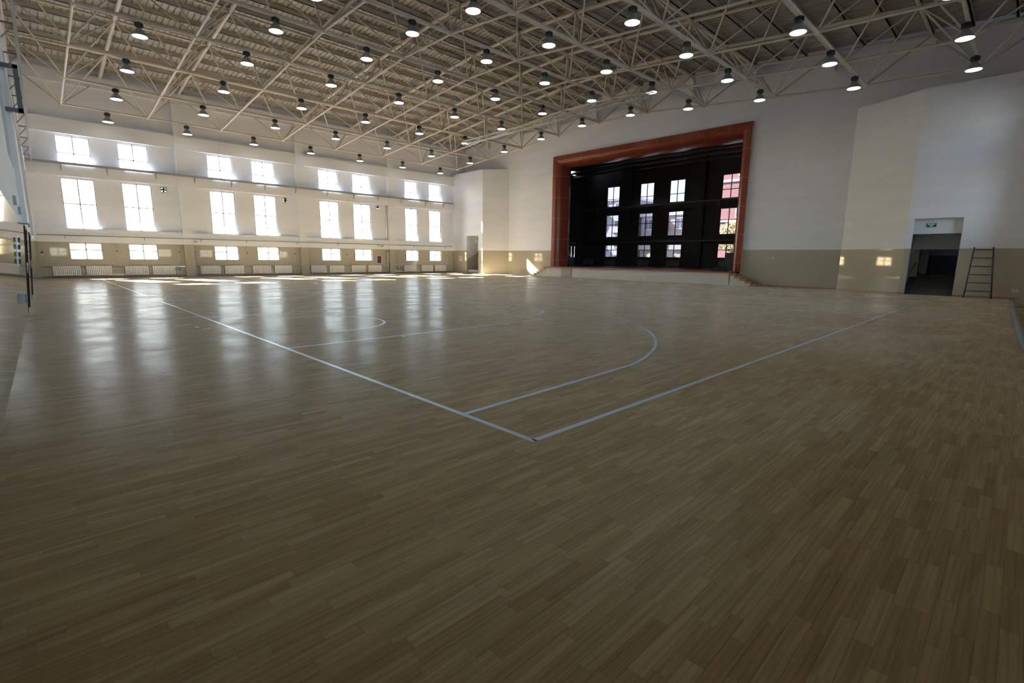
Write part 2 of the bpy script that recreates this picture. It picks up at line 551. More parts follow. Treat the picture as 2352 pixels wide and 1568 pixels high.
# ------------------------------------------------------------------ window builder
win_n = 0
def window(u0, u1, v0, v1, P, label, style='low', bars=True, glass='glass', frame='frame', transom=0.42):
    """P(u along, w outwards, v up) -> point; frame, four panes and an outer grille"""
    global win_n
    win_n += 1
    base = P((u0+u1)/2, 0.1, v0)
    t = thing('window_%d' % win_n, base, label, 'window', kind='structure')
    fr = MB(); fw = 0.045
    um = (u0+u1)/2; vt = v1-(v1-v0)*transom
    for a, b, c, d in ((u0, u0+fw, v0, v1), (u1-fw, u1, v0, v1), (u0, u1, v0, v0+fw), (u0, u1, v1-fw, v1),
                       (um-0.03, um+0.03, v0, v1), (u0, u1, vt-0.028, vt+0.028)):
        fr.box(a, b, 0.10, 0.15, c, d, xf=P)
    part('window_frame', fr, M[frame], t)
    for a, b in ((u0+fw, um-0.03), (um+0.03, u1-fw)):
        for c, d in ((v0+fw, vt-0.028), (vt+0.028, v1-fw)):
            part('pane', MB().box(a, b, 0.122, 0.128, c, d, xf=P), M[glass], t)
    if bars:
        g = MB(); k = v0+0.07
        while k < v1-0.03:
            g.box(u0-0.02, u1+0.02, 0.215, 0.229, k-0.012, k+0.012, xf=P); k += 0.13
        for uu in (u0+0.03, um, u1-0.03):
            g.box(uu-0.008, uu+0.008, 0.229, 0.24, v0-0.02, v1+0.02, xf=P)
        part('window_grille', g, M['bars'], t)
    return t

# ------------------------------------------------------------------ far long wall with windows
Pf = lambda u, w, v: (u, YW-0.10+w, v)          # w = 0 is the inner face
far_holes = [(a, b, c, d) for a, b in WIN_X for c, d in WIN_Z]
FANS = [(3.56, 5.20), (10.64, 5.21), (17.81, 5.25)]
far_holes += [(x-0.14, x+0.14, z-0.14, z+0.14) for x, z in FANS]
wall_far = part('wall_far', MB().holes(-3.6, 27.2, DADO, H_TOP, 0.0, 0.26, far_holes, Pf), M['plaster'],
                label='white plastered long wall with three tiers of windows in pairs', cat='wall', kind='structure')
part('dado', MB().holes(-3.6, 27.2, -0.1, DADO, 0.0, 0.26, far_holes, Pf), M['dado'], wall_far, label='glossy beige lower wall')
PIL = [(4.27, 4.80), (11.40, 11.95), (18.62, 19.18)]
spans = [(-2.62, PIL[0][0]), (PIL[0][1], PIL[1][0]), (PIL[1][1], PIL[2][0]), (PIL[2][1], 25.35)]
for a, b in spans:
    for z0, z1 in ((7.66, 8.42), (5.47, 6.15), (1.97, 2.69)):
        part('beam', MB().box(a, b, YW-0.36, YW-0.10, z0, z1), M['plaster'], wall_far)
for a, b in PIL:
    o = part('pilaster', MB().box(a, b, YW-0.42, YW-0.10, 1.97, 10.4), M['plaster'], wall_far)
    part('pilaster_base', MB().box(a, b, YW-0.42, YW-0.10, 0, 1.97), M['dado'], wall_far)
part('eaves_beam', MB().box(-3.2, 26.72, YW-0.30, YW-0.10, 10.25, 10.85), M['plaster'], wall_far)
part('skirting', MB().box(-3.0, 25.3, YW-0.125, YW-0.10, 0, 0.10), M['pipe_dark'], wall_far)
for i, (a, b) in enumerate(WIN_X):
    for j, (c, d) in enumerate(WIN_Z):
        window(a, b, c, d, Pf, '%s window, %s column from the left, in the far long wall' % (ROWN[j], ordinal(i)),
               bars=j > 0, transom=(0.62, 0.5, 0.42)[j])
# fans set in the wall
for k, (x, z) in enumerate(FANS):
    t = thing('exhaust_fan', (x, YW-0.12, z-0.17), 'square dark exhaust fan high on the far wall, %s from the left' % ordinal(k), 'fan', 'exhaust fans on the far wall')
    f = MB().holes(x-0.17, x+0.17, z-0.17, z+0.17, -0.03, 0.02, [(x-0.135, x+0.135, z-0.135, z+0.135)], Pf)
    part('fan_frame', f, M['grey'], t)
    part('fan_guard', MB().holes(x-0.15, x+0.15, z-0.15, z+0.15, 0.11, 0.12, [(x+a*0.07-0.036, x+a*0.07+0.036, z+b*0.07-0.030, z+b*0.07+0.030) for a in (-1, 1) for b in (-1, 1)], Pf), M['iron'], t)
    part('hub', MB().lathe([(0.0, YW-0.14), (0.05, YW-0.14), (0.05, YW-0.06), (0, YW-0.06)], (x, 0, z), 12, 'y'), M['iron'], t)
    for b in range(4):
        a = 2*PI*b/4+0.5*k
        bl = MB(); ca, sa = math.cos(a), math.sin(a)
        pts = [(0.03, -0.05), (0.128, -0.085), (0.128, 0.06), (0.03, 0.045)]
        for yy in (0, 0.004):
            bl.v += [(x+u*ca-w*sa, YW-0.10+yy+w*0.5, z+u*sa+w*ca) for u, w in pts]
        bl.f += [(3, 2, 1, 0), (4, 5, 6, 7), (0, 1, 5, 4), (1, 2, 6, 5), (2, 3, 7, 6), (3, 0, 4, 7)]; bl.sm += [False]*6
        part('blade', bl, M['iron'], t)

# ------------------------------------------------------------------ near long wall (camera side), mirrored
Pn = lambda u, w, v: (u, YR-w, v)
near_holes = [(a, b, c, d) for a, b in WIN_X for c, d in WIN_Z]
wall_near = part('wall_near', MB().holes(-3.6, 27.2, DADO, H_TOP, 0.0, 0.26, near_holes, Pn), M['plaster'],
                 label='white plastered long wall beside the viewer', cat='wall', kind='structure')
part('dado', MB().holes(-3.6, 27.2, -0.1, DADO, 0.0, 0.26, near_holes, Pn), M['dado'], wall_near)
PILN = [(-2.2, -1.8), (20.75, 21.4)]
sp = [(-3.0, 20.75), (21.4, 25.35)]
for a, b in sp:
    for z0, z1 in ((7.66, 8.42), (5.47, 6.15), (2.0, 2.69)):
        part('beam', MB().box(a, b, YR, YR+0.26, z0, z1), M['plaster'], wall_near)
for a, b in PILN:
    pd = 0.50 if a > 0 else 0.26
    part('pilaster', MB().box(a, b, YR, YR+pd, 1.97, 10.4), M['plaster'], wall_near)
    part('pilaster_base', MB().box(a, b, YR, YR+pd, 0, 1.97), M['dado'], wall_near)
for i, (a, b) in enumerate(WIN_X):
    for j, (c, d) in enumerate(WIN_Z):
        window(a, b, c, d, Pn, '%s window, %s column from the left end, in the long wall beside the viewer' % (ROWN[j], ordinal(i)),
               bars=False, transom=(0.62, 0.5, 0.42)[j])

# ------------------------------------------------------------------ left end wall
Pl = lambda u, w, v: (xl(u, v)-w, u, v)             # u = Y, w = out of the hall
LWIN = (9.2, 11.6, 3.0, 5.3)
DOORS = [(13.4, 15.2), (18.6, 20.4)]
lw = MB().holes(YR-0.3, YW+0.3, DADO, H_TOP, 0.0, 0.3, [LWIN], Pl)
wall_left = part('wall_left', lw, M['plaster'], label='white end wall at the left edge, with dark doors', cat='wall', kind='structure')
part('dado', MB().holes(YR-0.3, YW+0.3, -0.1, DADO, 0.0, 0.3, [(a, b, -0.2, 1.96) for a, b in DOORS], Pl), M['dado'], wall_left, label='glossy beige lower wall')
Pb = lambda u, w, v: (xl(u, v)+w, u, v)         # w = into the hall
for z0, z1 in ((5.47, 6.05), (7.66, 8.42)):
    part('beam', MB().box(YR, YW-0.4, 0.0, 0.06, z0, z1, xf=lambda x, y, z: Pb(x, y, z)), M['plaster'], wall_left)
for a, b in ((12.2, 12.9), (22.8, 23.5), (33.2, 33.9)):
    part('pilaster', MB().box(a, b, 0.0, 0.08, 2.0, 10.4, xf=lambda x, y, z: Pb(x, y, z)), M['plaster'], wall_left)
part('sun_block_sheet', MB().box(8.6, 12.2, 0.32, 0.36, 2.6, 5.6, xf=lambda x, y, z: Pl(x, y, z)), M['dark'], wall_left)  # added dark sheet that stops the sun coming through this window
window(*LWIN, Pl, 'dark window high in the left end wall, its sash swung open', bars=False, frame='sash')
# the sash that stands open into the hall
sx0, sx1, sy, sz0, sz1 = -2.95, -2.46, 12.0, 4.18, 5.08
t = thing('window_sash', (sx0, sy, sz0), 'blue grey framed glass window sash swung open from the left end wall', 'window sash')
fr = MB()
for a, b, c, d in ((sx0, sx1, sz0, sz0+0.075), (sx0, sx1, sz1-0.075, sz1), (sx0, sx0+0.075, sz0, sz1), (sx1-0.075, sx1, sz0, sz1)):
    fr.box(a, b, sy, sy+0.05, c, d)
part('sash_frame', fr, M['sash'], t)
part('pane', MB().box(sx0+0.075, sx1-0.075, sy+0.022, sy+0.028, sz0+0.075, sz1-0.075), M['glass'], t)
for k, (a, b) in enumerate(DOORS):
    t = thing('door_%d' % (k+1), (xl(a)-0.1, (a+b)/2, 0), '%s black double door in the left end wall, %s the window corner' % (('nearer', 'further from') if k == 0 else ('further', 'closer to')), 'door', kind='structure')
    fr = MB()
    for u0, u1, v0, v1 in ((a-0.08, a+0.02, 0, 2.0), (b-0.02, b+0.08, 0, 2.0), (a-0.08, b+0.08, 1.93, 2.0)):
        fr.box(u0, u1, -0.012, 0.12, v0, v1, xf=lambda x, y, z: Pl(x, y, z))
    part('door_frame', fr, M['door_dark'], t)
    m_ = (a+b)/2
    for u0, u1 in ((a+0.02, m_-0.005), (m_+0.005, b-0.02)):
        lf = part('door_leaf', MB().box(u0, u1, 0.05, 0.10, 0.01, 1.93, xf=lambda x, y, z: Pl(x, y, z)), M['door_dark'], t)
        part('handle', MB().tube(Pl(m_+(0.08 if u0 > m_-0.1 else -0.08), 0.0, 0.9), Pl(m_+(0.08 if u0 > m_-0.1 else -0.08), 0.0, 1.15), 0.012, 8), M['alu'], lf)

# ------------------------------------------------------------------ stage wall, corner blocks
Ps = lambda u, w, v: (XS+w, u, v)
FY0, FY1, FZ1, SZ = 8.90, 23.40, 8.93, 0.77
wall_stage = part('wall_stage', MB().holes(YR-0.3, YW+0.3, DADO, 11.15, 0.0, 0.26, [(FY0+0.25, FY1-0.25, DADO, FZ1-0.25)], Ps), M['plaster'],
                  label='white end wall around the stage opening', cat='wall', kind='structure')
part('dado', MB().holes(1.0, 30.5, -0.1, DADO, 0.0, 0.26, [(FY0+0.25, FY1-0.25, SZ-0.02, DADO)], Ps), M['dado'], wall_stage, label='glossy beige lower wall')
part('wall_upper', MB().holes(YR-0.3, YW+0.3, 11.0, H_TOP, 0.32, 0.5, [], Ps), M['plaster'], wall_stage)
# left block, doorway open
LD = (30.74, 32.37, 3.27); RD = (-0.44, 1.18, 3.28)
Pk = lambda u, w, v: (XB+w, u, v)
wall_l = part('wall_block_left', MB().holes(30.18, YW+0.2, DADO, ZB, 0.0, 0.2, [(LD[0], LD[1], DADO, LD[2])], Pk), M['plaster'],
              label='white corner wall left of the stage with an open doorway', cat='wall', kind='structure')
part('dado', MB().holes(30.18, YW+0.2, -0.1, DADO, 0.0, 0.2, [(LD[0], LD[1], -0.1, DADO)], Pk), M['dado'], wall_l)
poly = [(XB, 30.18), (XS, 28.35), (XS+0.15, 28.45), (XB+0.15, 30.28)]
part('splay', MB().prism(poly, DADO, ZB), M['plaster'], wall_l)
part('splay_dado', MB().prism(poly, 0, DADO), M['dado'], wall_l)
part('block_top', MB().prism([(XB+0.1, 30.2), (XS, 28.45), (XS+0.1, YW), (XB+0.1, YW)], ZB-0.12, ZB-0.001), M['plaster'], wall_l)
wall_r = part('wall_block_right', MB().holes(YR-0.2, 1.40, DADO, ZB, 0.0, 0.2, [(RD[0], RD[1], DADO, RD[2])], Pk), M['plaster'],
              label='white corner wall right of the stage with an open stair doorway', cat='wall', kind='structure')
part('dado', MB().holes(YR-0.2, 1.40, -0.1, DADO, 0.0, 0.2, [(RD[0], RD[1], -0.1, DADO)], Pk), M['dado'], wall_r)
poly = [(XB, 1.40), (XB+0.15, 1.30), (XS+0.15, 4.00), (XS, 4.10)]
part('splay', MB().prism(poly, DADO, ZB), M['plaster'], wall_r)
part('splay_dado', MB().prism(poly, 0, DADO), M['dado'], wall_r)
part('block_top', MB().prism([(XB+0.1, YR), (XS+0.1, YR), (XS+0.1, 4.0), (XB+0.1, 1.36)], ZB-0.12, ZB-0.001), M['plaster'], wall_r)
sk = MB()
sk.prism([(XB-0.02, 1.4), (XB, 1.4), (XS, 4.1), (XS-0.025, 4.12)], 0, 0.07)
sk.box(XS-0.02, XS, 4.1, 7.4, 0, 0.07); sk.box(XB-0.02, XB, 1.2, 1.4, 0, 0.07); sk.box(XB-0.02, XB, YR, -0.46, 0, 0.07)
props(part('baseboard_stage', sk, M['stair_wood']), 'thin brown skirting along the stage end wall', 'skirting', kind='structure')
# recess behind the left doorway: lintel, sloping side dado, dark steps going up
t = thing('stair_recess', (26.0, 31.3, 0), 'small stairwell behind the doorway left of the stage', 'stairwell', kind='structure')
part('recess_walls', MB().box(28.4, 28.6, 30.34, 34.3, 0, 4).box(XB+0.2, 28.6, 30.34, 30.48, 0, 4).box(XB+0.2, 28.6, 32.62, 32.8, 0, 4).box(XB+0.2, 28.6, 30.34, 34.1, 3.6, 3.8), M['plaster'], t)
part('lintel', MB().box(26.35, 26.6, 30.48, 32.62, 2.66, 3.6), M['plaster'], t)
part('side_dado', MB().prism([(XB+0.2, 0), (28.4, 0), (28.4, 2.7), (XB+0.2, 1.15)], 32.60, 32.625, xf=lambda x, y, z: (x, z, y)), M['dado'], t)
for k in range(6):
    part('step', MB().box(26.3+0.28*k, 28.4 if k == 5 else 26.61+0.28*k, 30.48, 32.6, 0, 0.15*(k+1)), M['slate'], t)
t = thing('stair_recess', (26.0, 0.3, 0), 'dark stairwell behind the doorway right of the stage', 'stairwell', kind='structure')
part('recess_walls', MB().box(29.4, 29.6, YR-0.2, 1.36, 0, 4).box(XB+0.2, 29.6, 1.26, 1.36, 0, 4).box(XB+0.2, 29.6, YR-0.2, YR, 0, 4).box(XB+0.2, 29.6, YR-0.2, 1.36, 3.6, 3.8), mottled('recess_shade_blue', (0.20, 0.20, 0.26), 0.7, 0.05), t)  # bluish shade of the stairwell is put into this wall colour
part('lintel', MB().box(25.62, 25.85, YR, 1.26, 2.64, 3.6), M['plaster'], t)
part('column', MB().box(28.3, 28.5, 0.85, 1.15, 0.8, 3.6), M['plaster'], t)
part('handrail', MB().path([(25.8, 1.10, 1.0), (27.6, 1.10, 1.75), (28.2, 1.10, 1.8)], 0.02), M['iron'], t)
part('upper_beam', MB().box(29.1, 29.4, YR, 1.26, 1.75, 2.05), M['plaster'], t)
for k in range(6):
    part('step', MB().box(25.55+0.29*k, 29.4 if k == 5 else 25.87+0.29*k, -0.22, 1.02, 0, 0.145*(k+1)), M['carpet'], t)
    part('step_edge', MB().box(25.53+0.29*k, 29.4 if k == 5 else 25.87+0.29*k, 1.02, 1.26, 0, 0.15*(k+1)).box(25.53+0.29*k, 29.4 if k == 5 else 25.87+0.29*k, -0.6, -0.22, 0, 0.15*(k+1)), M['slate'], t)

# ------------------------------------------------------------------ stage
stage = thing('stage', (XS, 16.15, 0), 'raised stage with white tiled apron under the dark red frame', 'stage', kind='structure')
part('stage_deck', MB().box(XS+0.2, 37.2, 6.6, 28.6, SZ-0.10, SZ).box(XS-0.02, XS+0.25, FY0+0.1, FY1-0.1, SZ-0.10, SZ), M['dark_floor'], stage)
XA = 25.95
# apron tiles with joints
edges = [9.21, 11.9, 14.6, 17.2, 19.8, 20.85, 21.75, 23.44]
part('apron_core', MB().box(XA+0.03, XS, 9.22, 23.43, 0, SZ-0.06), M['grout'], stage)
for a, b in zip(edges[:-1], edges[1:]):
    pier = abs(a-20.85) < 0.01
    part('apron_tile', MB().box(XA-(0.07 if pier else 0), XA+0.04, a+0.003, b-0.003, 0.0, SZ-0.07), M['white_tile'] if not pier else M['dado'], stage,
         label='darker projecting pier' if pier else None)
part('nosing', MB().box(XA-0.10, XS-0.02, 9.15, 23.5, SZ-0.075, SZ+0.005), M['red_wood'], stage)
# side steps: wooden treads on a white tiled cheek
for side in (0, 1):
    for k in range(5):
        h = SZ-0.13*(k+1)
        if side == 0:
            y0, y1 = 9.20-0.30*(k+1), 9.20-0.30*k+0.06
        else:
            y0, y1 = 23.45+0.30*k-0.06, 23.45+0.30*(k+1)
        part('stair_tread', MB().box(XA-0.03, XS, y0, y1, h-0.11, h), M['stair_wood'], stage)
        if h-0.11 > 0.02:
            part('stair_cheek', MB().box(XA, XS, y0+(0.06 if side == 0 else 0), y1-(0 if side == 0 else 0.06), 0, h-0.11), M['white_tile'], stage)
# the frame: glazed units around the opening, rolled into the reveal
prof = [(0.0, 0.0), (0.0, -0.17), (0.30, -0.17), (0.345, -0.135)]
prof += [(0.345+0.405*math.sin(a), -0.135+1.22*(1-math.cos(a))) for a in [PI/2*k/9 for k in range(1, 10)]]
fr_t = thing('stage_frame', (XS, 16.15, SZ), 'big oxblood glazed frame around the stage opening', 'stage frame', kind='structure')
def frame_unit(rail, a, b):
    """rail: 'l', 'r' posts (a, b heights) or 't' lintel (a, b from right to left); None means the mitre"""
    mb = MB(); n = len(prof)
    rows_ = []
    for e, end in ((a, 0), (b, 1)):
        row = []
        for s_, x_ in prof:
            if rail == 't':
                y = e if e is not None else ((FY0+s_) if end == 0 else (FY1-s_))
                row.append((XS+x_, y, FZ1-s_))
            else:
                z = e if e is not None else FZ1-s_
                row.append((XS+x_, FY1-s_ if rail == 'l' else FY0+s_, z))
        rows_.append(row)
    mb.v = rows_[0]+rows_[1]
    for k in range(n-1):
        mb.f.append((k, k+1, n+k+1, n+k)); mb.sm.append(k >= 3)
    # back so the unit has a body
    mb.v += [(XS+0.3, v[1], v[2]) for v in (rows_[0][0], rows_[1][0])]
    m0 = 2*n
    mb.f += [(0, n, m0+1, m0), (n-1, m0, m0+1, 2*n-1)]; mb.sm += [False, False]
    c0 = len(mb.v)
    mb.v += rows_[0]+rows_[1]+[mb.v[m0], mb.v[m0+1]]     # the end caps keep vertices of their own
    mb.f += [tuple(range(c0, c0+n))+(c0+2*n,), tuple(range(c0+2*n-1, c0+n-1, -1))+(c0+2*n+1,)]; mb.sm += [False, False]
    return mb
G_ = 0.006
zj = [SZ, 1.28, 2.86, 4.43, 5.98, 7.53]
for rail in 'lr':
    for a, b in zip(zj, zj[1:]+[None]):
        part('frame_unit', frame_unit(rail, a+G_, b-G_ if b else None), M['red_tile'], fr_t)
yj_ = [None, 10.17, 11.68, 13.17, 14.66, 16.18, 17.71, 19.2, 20.73, 22.29, None]
for a, b in zip(yj_[:-1], yj_[1:]):
    part('frame_unit', frame_unit('t', a+G_ if a else None, b-G_ if b else None), M['red_tile'], fr_t)
ginset = 0.004
gm = MB()
prof0 = list(prof)
prof[:] = [(s_-0.004, x_+0.004) for s_, x_ in prof0]
for rail in 'lr':
    part('joint_grout', frame_unit(rail, SZ, None), M['grout'], fr_t)
part('joint_grout', frame_unit('t', None, None), M['grout'], fr_t)
prof[:] = prof0

# stage house
XBk = 37.0
Pq = lambda u, w, v: (XBk+w, u, v)
SW_Y = [(24.45, 25.87), (20.92, 22.32), (18.05, 19.45), (13.55, 14.97), (9.9, 11.3)]
SW_Z = [(6.19, 8.02), (3.42, 5.46), (1.57, 2.70)]
sh = [(a, b, c, d) for a, b in SW_Y for c, d in SW_Z]
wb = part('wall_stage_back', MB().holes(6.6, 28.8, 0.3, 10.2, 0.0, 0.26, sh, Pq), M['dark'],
          label='dark back wall of the stage house with windows', cat='wall', kind='structure')
for z0, z1 in ((5.6, 6.05), (2.85, 3.3)):
    part('beam', MB().box(XBk-0.2, XBk, 6.8, 28.6, z0, z1), M['dark'], wb)
for a, b in ((23.0, 23.6), (16.2, 16.9), (12.0, 12.6)):
    part('pilaster', MB().box(XBk-0.25, XBk, a, b, SZ, 9.6), M['dark'], wb)
sp_ = MB()
for z in (6.08, 2.95):
    sp_.tube((XBk-0.33, 7.0, z), (XBk-0.33, 28.4, z), 0.035, 8)
tp = thing('heating_pipes', (XBk-0.33, 17, 2.9), 'two dark heating pipes running along the stage back wall', 'pipes')
part('pipe', MB().tube((XBk-0.33, 7.0, 6.08), (XBk-0.33, 28.4, 6.08), 0.04, 8), M['pipe_dark'], tp)
part('pipe', MB().tube((XBk-0.33, 7.0, 2.95), (XBk-0.33, 28.4, 2.95), 0.03, 8), M['pipe_dark'], tp)
for y in (26.7, 20.2, 15.0):
    part('bracket', MB().box(XBk-0.38, XBk-0.2, y-0.02, y+0.02, 5.98, 6.03).box(XBk-0.25, XBk-0.2, y-0.02, y+0.02, 5.6, 6.03), M['pipe_dark'], tp)
for i, (a, b) in enumerate(SW_Y):
    for j, (c, d) in enumerate(SW_Z):
        window(a, b, c, d, Pq, '%s window, %s column from the left, in the stage back wall' % (['upper', 'middle', 'low'][j], ordinal(i)),
               bars=False, glass='glass_dimmed', frame='frame_shaded', transom=(0.62, 0.44, 0.42)[j])
Pe = lambda u, w, v: (u, 28.4+w, v)
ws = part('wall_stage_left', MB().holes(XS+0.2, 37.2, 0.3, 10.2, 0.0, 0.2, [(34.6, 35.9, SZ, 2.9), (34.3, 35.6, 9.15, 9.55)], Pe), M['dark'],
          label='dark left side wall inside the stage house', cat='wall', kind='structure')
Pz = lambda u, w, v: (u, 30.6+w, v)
part('lobby_and_sun_block', MB().holes(33.5, 39.6, SZ-0.1, 3.4, 0.0, 0.2, [(37.45, 38.55, 1.5, 2.7)], Pz).box(33.5, 37.2, 30.6, 30.8, 3.4, 12.5).box(33.5, 39.6, 28.6, 30.8, 3.2, 3.4)  # the tall wall over the lobby is added to block sun at the slit
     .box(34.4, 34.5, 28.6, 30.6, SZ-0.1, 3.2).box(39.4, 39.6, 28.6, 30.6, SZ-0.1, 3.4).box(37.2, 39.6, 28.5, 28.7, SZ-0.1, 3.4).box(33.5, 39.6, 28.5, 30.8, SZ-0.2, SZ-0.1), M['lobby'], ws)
window(37.45, 38.55, 1.5, 2.7, Pz, 'small bright window in the lobby left of the stage', bars=False, frame='frame_shaded')
part('wall_stage_right', MB().box(XS+0.2, 37.2, 6.6, 6.8, 0.3, 10.2), M['dark'], None, label='dark right side wall inside the stage house', cat='wall', kind='structure')
cs = part('ceiling_stage', MB().box(XS+0.2, 37.2, 6.6, 28.6, 10.0, 10.2), M['dark'], None, label='dark ceiling of the stage house', cat='ceiling', kind='structure')
for k in range(5):
    part('batten', MB().box(28.6+1.6*k, 28.72+1.6*k, 6.8, 28.4, 8.85, 9.0), M['iron'], cs)
    part('batten', MB().box(28.6+1.6*k, 28.68+1.6*k, 6.8, 28.4, 9.35, 9.4), M['iron'], cs)
# infill above/below the opening so the house is shut
part('stage_soffit', MB().box(XS+0.2, 28.0, 6.6, 28.6, FZ1-0.6, FZ1-0.5), M['dark'], cs)

# ------------------------------------------------------------------ roof: space frame, purlins, sheets
X0, SX = -0.693, 3.647
BY = [32.93, 28.97, 25.03, 21.41, 17.94, 14.45, 10.92, 7.32, 3.52, -0.22]
BZ = [8.91, 9.244, 9.549, 9.867, 10.119, 10.099, 9.754, 9.444, 9.133, 8.95]
TY = [34.55]+[(a+b)/2 for a, b in zip(BY[:-1], BY[1:])]+[-2.3]
TZ = [10.82, 11.211, 11.568, 11.887, 12.12, 12.24, 12.06, 11.74, 11.42, 11.14, 10.85]
bx = [X0+SX*i for i in range(8)]
tx = [X0+SX*(i-0.5) for i in range(9)]
tx[0] = -2.45; tx[-1] = 26.55
frame = thing('space_frame', (12.0, 16.2, 8.9), 'cream painted tubular space frame under the whole roof', 'roof truss')
fo = Vector(frame.location)
cyl = {}
def bar(name, p0, p1, r):
    p0, p1 = Vector(p0), Vector(p1)
    if name not in cyl:
        cyl[name] = MB().tube((0, 0, 0), (0, 0, 1), 1.0, 8, caps=False).mesh(name, M['steel'])
    o = link(name, cyl[name], frame)
    d = p1-p0
    o.matrix_local = Matrix.Translation(p0-fo) @ d.to_track_quat('Z', 'Y').to_matrix().to_4x4() @ Matrix.Diagonal((r, r, d.length, 1))
    return o
B = lambda i, j: (bx[i], BY[j], BZ[j])
T = lambda i, j: (tx[i], TY[j], TZ[j])
for j in range(10):
    rr = 0.045 if j in (0, 9) else 0.062 if j in (1, 8) else 0.082
    for i in range(7):
        bar('bottom_chord', B(i, j), B(i+1, j), rr)
for i in range(8):
    for j in range(9):
        bar('bottom_chord', B(i, j), B(i, j+1), 0.05 if i not in (0, 7) else 0.045)
for j in range(11):
    for i in range(8):
        bar('top_chord', T(i, j), T(i+1, j), 0.06)
for i in range(9):
    for j in range(10):
        bar('top_chord', T(i, j), T(i, j+1), 0.085 if 0 < i < 8 else 0.06)
webs = []
for i in range(8):
    for j in range(10):
        for a in (0, 1):
            for b in (0, 1):
                p, q_ = Vector(B(i, j)), Vector(T(i+a, j+b))
                m_ = (p+q_)/2-Vector(cam.matrix_world.translation)
                webs.append((m_.length, p, q_))
webs.sort(key=lambda t: t[0])
for d_, p, q_ in webs[:298]:
    bar('web_member', p, q_, 0.034)
mb = MB()
for d_, p, q_ in webs[298:]:
    mb.tube(p, q_, 0.034, 8, caps=False)
part('web_members', mb, M['steel'], frame, kind='stuff')
ball = MB()
ball.lathe([(0.001, -0.1)]+[(0.1*math.cos(a), 0.1*math.sin(a)) for a in [-PI/2+PI*k/8 for k in range(1, 8)]]+[(0.001, 0.1)], n=12)
bme = ball.mesh('node_ball', M['steel'])
for i in range(8):
    for j in range(10):
        link('node_ball', bme, frame, Vector(B(i, j))-fo)
bme2 = ball.mesh('node_ball', M['steel'])
for i in range(9):
    for j in range(11):
        link('node_ball', bme2, frame, Vector(T(i, j))-fo)
# short posts on the walls that carry the frame
props(part('trim_1', (lambda m_: [m_.box(26.45, 26.72, y-0.2, y+0.2, 10.6, z-0.1) for y, z in zip(TY[1:-1], TZ[1:-1])] and m_)(MB()), M['plaster']),
      'row of short concrete stubs carrying the roof frame above the stage wall', 'stub', kind='structure')

RPY = [YW+0.5]+TY[1:-1]+[YR-0.6]
RPZ = [z+0.36 for z in TZ]; RPZ[0] = 11.15; RPZ[-1] = 11.13
def roofz(y):
    for k in range(len(RPY)-1):
        if RPY[k] >= y >= RPY[k+1]:
            f = (RPY[k]-y)/(RPY[k]-RPY[k+1]); return RPZ[k]+(RPZ[k+1]-RPZ[k])*f
    return RPZ[-1]
# trapezoid sheets running up the slope
mb = MB(); prf = []
x = -4.2
while x < 27.6:
    prf += [(x, 0.0), (x+0.165, 0.0), (x+0.185, 0.04), (x+0.225, 0.04)]
    x += 0.245
nP = len(prf)
for y, z in zip(RPY, RPZ):
    mb.v += [(a, y, z+h) for a, h in prf]
for k in range(len(RPY)-1):
    for i in range(nP-1):
        mb.f.append((k*nP+i, (k+1)*nP+i, (k+1)*nP+i+1, k*nP+i+1)); mb.sm.append(False)
top0 = len(mb.v)
for y, z in zip(RPY, RPZ):
    mb.v += [(-4.2, y, z+0.25), (27.6, y, z+0.25)]
for k in range(len(RPY)-1):
    a = top0+2*k
    mb.f.append((a, a+1, a+3, a+2)); mb.sm.append(False)
ceiling = part('ceiling', mb, M['sheet'], label='ribbed metal roof sheets seen from below between the purlins', cat='ceiling', kind='structure')
for k in range(len(TY)-1):
    for f in (0.0, 0.333, 0.667):
        y = TY[k]+(TY[k+1]-TY[k])*f
        z = roofz(y)
        if f == 0.0 and k > 0:
            pass
        m_ = MB().box(-3.3, 26.9, y-0.035, y+0.035, z-0.20, z-0.003).box(-3.3, 26.9, y-0.035, y+0.07, z-0.20, z-0.19)
        part('purlin', m_, M['purlin'], ceiling)

# ------------------------------------------------------------------ pendant lamps under the bottom chords
proto = thing('pendant_lamp', (0, 0, 0), '', 'lamp', 'high bay lamps under the roof frame')
local('hanger', MB().tube((0, 0, 0.02), (0, 0, -0.06), 0.012, 6), M['iron'], proto)
bl = MB().lathe([(0.0, -0.03), (0.06, -0.035), (0.10, -0.06), (0.118, -0.10), (0.118, -0.19), (0.09, -0.225), (0.06, -0.24), (0.0, -0.24)], n=16)
for k in range(12):
    a = 2*PI*k/12
    bl.box(0.10, 0.138, -0.006, 0.006, -0.20, -0.07, xf=lambda x, y, z, a=a: (x*math.cos(a)-y*math.sin(a), x*math.sin(a)+y*math.cos(a), z))
local('ballast', bl, M['ballast'], proto)
local('shade', MB().lathe([(0.06, -0.235), (0.09, -0.26), (0.13, -0.32), (0.19, -0.41), (0.245, -0.505), (0.252, -0.525), (0.240, -0.52), (0.18, -0.42), (0.12, -0.33), (0.08, -0.27)], n=24), M['shade'], proto)
ln = MB().lathe([(0.0, -0.532), (0.12, -0.530), (0.20, -0.526), (0.238, -0.52), (0.236, -0.505), (0.0, -0.50)], n=24)
local('lens', ln, M['lens'], proto)
first = True
for j in range(10):
    for i in range(7):
        o = proto if first else dup(proto)
        first = False
        o.location = (X0+SX*(i+0.5), BY[j], BZ[j]-0.03)
        o['label'] = 'lit high bay lamp, %s from the stage, %s row from the far wall' % (ordinal(6-i), ordinal(j))

